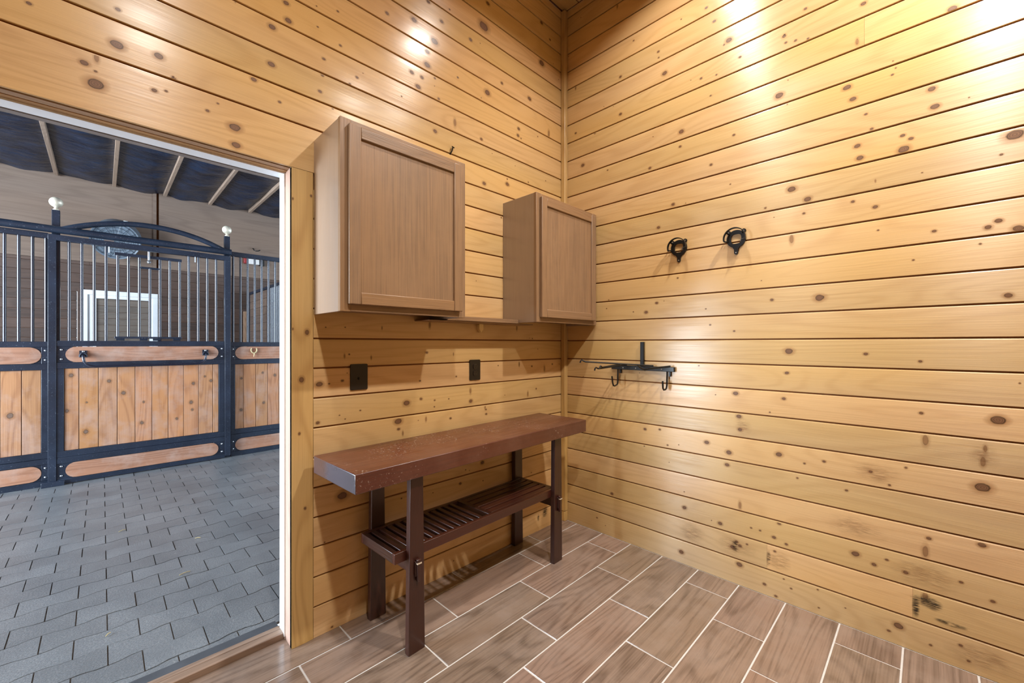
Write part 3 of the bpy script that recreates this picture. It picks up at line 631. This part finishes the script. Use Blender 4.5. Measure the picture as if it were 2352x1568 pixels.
# fixed fronts either side
def front(label,x0,x1,edges,bars,left,zt,knots):
    t=thing('grille_wall',label,'stall front',((x0+x1)/2,5.63,0),0,'fixed stall fronts')
    ya,yb=5.607,5.65; mb=MB()
    MB().box((x0,ya,zt[0]),(x1,yb,zt[1])).build('top_rail',steel_m,t,bevel=.002)
    zz=((1.256,1.306),(1.050,1.106),(.250,.306),(.196,.248),(.0,.052)); rails(mb,x0,x1,zz,ya,yb)
    sx=(x1-.04,x1) if left else (x0,x0+.04)
    mb.box((sx[0],ya+.002,.052),(sx[1],yb,1.256))
    for a,b in ((1.106,1.256),(.052,.196)):
        mb.box((sx[0]-(.06 if left else 0),ya+.006,a),(sx[1]+(0 if left else .06),yb,b))
    mb.build('panel_frame',steel_m,t,bevel=.002)
    pp=planks(edges,.306,1.05,ya+.012,yb-.012,t,knots)
    e0,e1=edges[0],edges[-1]
    MB().prism(stadium(e0-.0,e1+.0,1.109,1.253,not left,left),(ya+.0005,yb-.01),FS).build('top_board',stall_x,t,bevel=.003)
    MB().prism(stadium(e0-.0,e1+.0,.055,.193,not left,left),(ya+.0005,yb-.01),FS).build('bottom_board',stall_x,t,bevel=.003)
    xb=(x1-.016) if left else (x0+.02)
    for z in (1.225,1.14,.165,.082): bolt(xb,z,ya+.004,t)
    b=bar(bars[0],1.305,zt[0]+.002,5.628,t)
    for x in bars[1:]: copy_part(b,t,Vector(b.location)+Vector((x-bars[0],0,0)))
    return t,pp
t,pp=front('fixed stall front of steel bars and planks, left of the sliding door',-3.35,-.3445,[-3.35,-3.26,-3.14,-3.02,-2.9,-2.78,-2.66,-2.54,-2.42,-2.3,-2.18,-2.06,-1.94,-1.82,-1.7,-1.58,-1.46,-1.34,-1.22,-1.1,-.98,-.86,-.74,-.62,-.5,-.3845],[-.358-.0795*k for k in range(38)],True,(2.24,2.288),[(-.565,.66,.018)])
t,pp=front('fixed stall front of steel bars and planks, right of the sliding door',1.047,2.6,[1.0875,1.171,1.298,1.422,1.542,1.66,1.78,1.90,2.02,2.14,2.26,2.38,2.5,2.6],[1.071+.0722*k for k in range(21)],False,(2.290,2.340),[(1.151,.885,.010),(1.148,.52,.014),(1.50,.905,.013),(1.38,.58,.012),(1.37,.94,.010)])
mb=MB(); mb.tube([(1.273+.03*math.cos(a),5.598,1.212+.034*math.sin(a)) for a in [math.radians(140)+math.radians(260)*k/14 for k in range(15)]],.0065,8); mb.tube([(1.277,5.599,1.18),(1.274,5.592,1.155),(1.268,5.590,1.132)],[.006,.005,.002],8)
tag(mb.build('horseshoe_hook',plain('cream_painted_iron',(214,196,150),.5)),'small cream horseshoe-shaped hook on the right stall front board','hook')

# ------------------------------------------------------------------ inside the stall and the barn shell
mb=MB(); k=0; z=0.
while z<2.53:
    z1=min(z+.138,2.53); x=-6.
    while x<8.:
        L=2.0+2.*rng.random(); x1=min(x+L,8.)
        for (a,b) in ((x,min(x1,-.262)),(max(x,.662),x1)) if 1.05<z+.07<2.13 else ((x,x1),):
            if b-a>.02: mb.box((a+.001,8.985,z+.0025),(b-.001,9.02,z1-.0025),0,.02+rng.random()*.96)
        x=x1
    z=z1
mb.box((-6,9.012,0),(-.27,9.06,3.95),1); mb.box((.67,9.012,0),(8,9.06,3.95),1); mb.box((-.27,9.012,0),(.67,9.06,1.1),1); mb.box((-.27,9.012,2.125),(.67,9.06,3.95),1)
mb.box((-6,8.975,2.531),(.640,9.010,3.80),2,.2); mb.box((.672,8.975,2.531),(3.1,9.010,3.80),2,.61); mb.box((3.11,8.975,2.531),(8,9.010,3.80),2,.8); mb.box((.600,8.96,2.531),(.640,8.9745,3.80),2,.3)
struct(mb.build('wall_barn_back',[plank_dk,groove_m,ply_m],origin=(0,9,0)),'back wall of the stall, brown plywood above dark planks','wall')
w=struct(thing('window_1','white framed opening in the stall back wall with a plank shutter','window',(.2,9.0,1.1)))
mb=MB(); mb.box((-.258,8.962,1.05),(-.206,9.0,2.128),0); mb.box((.660,8.962,1.05),(.672,9.0,2.128),0); mb.build('dark_trim',plank_dk,w)
mb=MB(); mb.box((-.204,8.955,2.035),(.658,9.01,2.105)); mb.box((-.204,8.955,1.06),(-.150,9.01,2.035)); mb.box((.592,8.955,1.06),(.658,9.01,2.035)); mb.box((-.15,8.975,1.06),(-.095,9.01,2.035)); mb.box((-.095,8.975,1.985),(.592,9.01,2.035)); mb.box((.555,8.975,1.06),(.592,9.01,1.985))
mb.build('window_frame',white_m,w,bevel=.003)
mb=MB(); z=1.08
while z<1.99: mb.box((-.06,9.03,z+.002),(.60,9.05,min(z+.1,2.0)-.002),0,.02+rng.random()*.96); z+=.1
mb.box((-.06,9.051,1.05),(.62,9.06,2.05),1); mb.build('shutter',[plank_grey,groove_m],w)
# ceiling joists and sagging sheet
for i,x in enumerate([-.47+.609*k for k in range(-4,9)]):
    o=MB().box((x-.021,2.3,3.736),(x+.021,8.95,3.83)).build('ceiling_joist',joist_m,bevel=.004); struct(o)
    if 4<=i<=8: o['label']='rough sawn ceiling joist, '+['leftmost','second','middle','fourth','rightmost'][i-4]+' of the five seen through the doorway'; o['category']='joist'; o['group']='barn ceiling joists'
mb=MB(); nx,ny=150,80; x0,x1,y0,y1=-2.92,4.4,2.2,8.97
from mathutils import noise as mn
for j in range(ny+1):
    for i in range(nx+1):
        x=x0+(x1-x0)*i/nx; y=y0+(y1-y0)*j/ny; fx=((x+.47)/.609)%1.
        sag=.05*math.sin(PI*fx)**.8+.045*mn.noise((x*2.1,y*1.3,0))*math.sin(PI*fx)+.03*mn.noise((x*5+y*2,y*3.5,2.))*math.sin(PI*fx)
        mb.v.append((x,y,3.795-sag))
for j in range(ny):
    for i in range(nx):
        a=j*(nx+1)+i; mb.f.append([a,a+1,a+nx+2,a+nx+1]); mb.m.append(0); mb.sm.append(True); mb.bid.append(0.); mb.uv.append(None)
struct(mb.build('ceiling_sheeting',sheet_m,recalc=False),'dark navy plastic sheet sagging between the joists','sheeting')
mb=MB(); mb.box((-9,2.0,3.86),(11,9.1,3.95)); struct(mb.build('barn_ceiling',plank_dk))
# divider at the right side of the stall
t=thing('stall_divider','partition of steel bars and boards running back along the right of the stall','partition',(1.97,7.3,0))
mb=MB(); X0,X1=1.955,1.985
mb.box((X0,5.66,2.20),(X1,8.95,2.245))
for y in (5.66,7.72,8.90): mb.box((X0,y,0),(X1,y+.05,2.20))
mb.box((X0,5.71,1.25),(X1,7.72,1.30)); mb.build('divider_frame',steel_m,t,bevel=.002)
mb=MB()
for k in range(16): mb.box((X0+.006,7.772,.02+k*.136),(X1-.006,8.898,.02+k*.136+.131),0,.02+rng.random()*.96)
for k in range(9): mb.box((X0+.006,5.712,.02+k*.136),(X1-.006,7.718,.02+k*.136+.131),0,.02+rng.random()*.96)
mb.build('divider_boards',wood('divider_board',(120,98,84),(84,64,54),'Y',rough=.7,figure=.3,fiber=.5,vary=.12),t)
b=MB().tube([(1.97,5.80,1.299),(1.97,5.80,2.201)],.011,10,cap=False).build('grille_bar',bar_m,t)
for k in range(1,22): copy_part(b,t,Vector(b.location)+Vector((0,.0855*k,0)))
o=MB().box((1.862,8.905,-.01),(1.912,8.945,1.885)).build('wooden_stake',wood('tan_stake',(176,142,116),(140,108,84),'Z',rough=.7),bevel=.003)
tag(o,'tan wooden stake standing upright by the back wall of the stall','stake')
# barn fan
t=thing('barn_fan','large round grey barn fan mounted high on the stall back wall','fan',(.16,8.97,2.88))
ax=Vector((-.12,-1.,-.42)).normalized(); cc=Vector((.16,8.74,2.885))
MB().lathe([(.262,-.11),(.280,-.12),(.286,-.10),(.278,.0),(.286,.10),(.280,.12),(.262,.11),(.262,-.11)],cc,ax,40).build('drum',fan_m,t)
mb=MB(); q=Vector((0,0,1)).rotation_difference(ax)
for s in (.112,):
    for R in (.05,.10,.15,.20,.25): mb.tube([cc+q@Vector((R*math.cos(2*PI*k/32),R*math.sin(2*PI*k/32),s)) for k in range(32)],.0028,5,closed=True)
    for k in range(16): mb.tube([cc+q@Vector((.03*math.cos(2*PI*k/16),.03*math.sin(2*PI*k/16),s)),cc+q@Vector((.27*math.cos(2*PI*k/16),.27*math.sin(2*PI*k/16),s))],.0028,5)
mb.build('guard',steel_m,t)
MB().lathe([(0,.075),(.12,.08),(.20,.092),(.268,.104),(.268,.10),(.20,.088),(0,.07)],cc,ax,40).build('face_dish',fan_m,t)
mb=MB(); mb.box((.12,8.84,2.87),(.20,8.974,2.90)); mb.box((.08,8.955,2.75),(.24,8.974,3.02)); mb.tube([(.30,8.80,3.14),(.33,8.90,3.17),(.32,8.97,3.10)],.01,8); mb.build('wall_mount',steel_m,t)
MB().box((.235,8.60,3.128),(.285,8.70,3.155)).build('speed_box',white_m,t,bevel=.003)
t=thing('wall_device','small white and red box on the plywood near the right stall front','device',(2.03,8.97,2.77))
MB().box((1.935,8.90,2.775),(2.115,8.974,2.905)).build('case',plain('white_case',(220,216,212),.5),t,bevel=.008)
MB().box((1.87,8.905,2.78),(1.934,8.974,2.93)).build('red_end',red_m,t,bevel=.006)
MB().box((2.116,8.905,2.765),(2.20,8.974,2.915)).build('black_end',iron_m,t,bevel=.006)
mb=MB(); mb.tube([(2.02,8.972,3.08),(2.02,8.93,3.075),(2.025,8.90,3.04),(2.05,8.88,3.025),(2.09,8.875,3.03),(2.12,8.875,3.05)],.009,8)
tag(mb.build('wall_hook',iron_m),'dark hook on the plywood above the white and red box','hook')

# ------------------------------------------------------------------ light, sky, camera
W=bpy.data.worlds.new('sky'); bpy.context.scene.world=W; W.use_nodes=True
nt=W.node_tree; bg=nt.nodes['Background']; bg.inputs[0].default_value=(.66,.83,1.,1); bg.inputs[1].default_value=2.6
for x,y,e in ((1.796,-.33,50),(.217,-.35,41),(1.80,.90,20),(.20,.90,13)):
    L=bpy.data.lights.new('ceiling_downlight','AREA'); L.shape='DISK'; L.size=.13; L.spread=math.radians(136); L.energy=e; L.color=(1.,.955,.90)
    o=bpy.data.objects.new('ceiling_downlight',L); C.objects.link(o); o.location=(x,y,3.705)
for x,yaw,e in ((-5.5,-90,1450),(7.5,90,260)):
    L=bpy.data.lights.new('barn_daylight','AREA'); L.shape='RECTANGLE'; L.size=3.2; L.size_y=3.4; L.energy=e; L.color=(.74,.87,1.)
    o=bpy.data.objects.new('barn_daylight',L); C.objects.link(o); o.location=(x,3.85,1.75); o.rotation_euler=(PI/2,0,math.radians(yaw))
cd=bpy.data.cameras.new('camera'); cam=bpy.data.objects.new('camera',cd); C.objects.link(cam)
cam.location=(0,0,1.285); cam.rotation_euler=(PI/2,0,math.radians(45.2-90)); cd.sensor_width=36.; cd.lens=36.*949/2352; cd.shift_y=.00234; cd.clip_start=.02
S=bpy.context.scene; S.camera=cam
S.view_settings.view_transform='Standard'; S.view_settings.look='None'; S.view_settings.exposure=0.0; S.view_settings.gamma=1.
S.cycles.use_denoising=True; S.cycles.max_bounces=5; S.cycles.diffuse_bounces=2; S.cycles.glossy_bounces=2; S.cycles.adaptive_threshold=.05; S.cycles.blur_glossy=.5; S.cycles.transparent_max_bounces=8; S.cycles.caustics_reflective=False; S.cycles.caustics_refractive=False; S.cycles.sample_clamp_indirect=6.
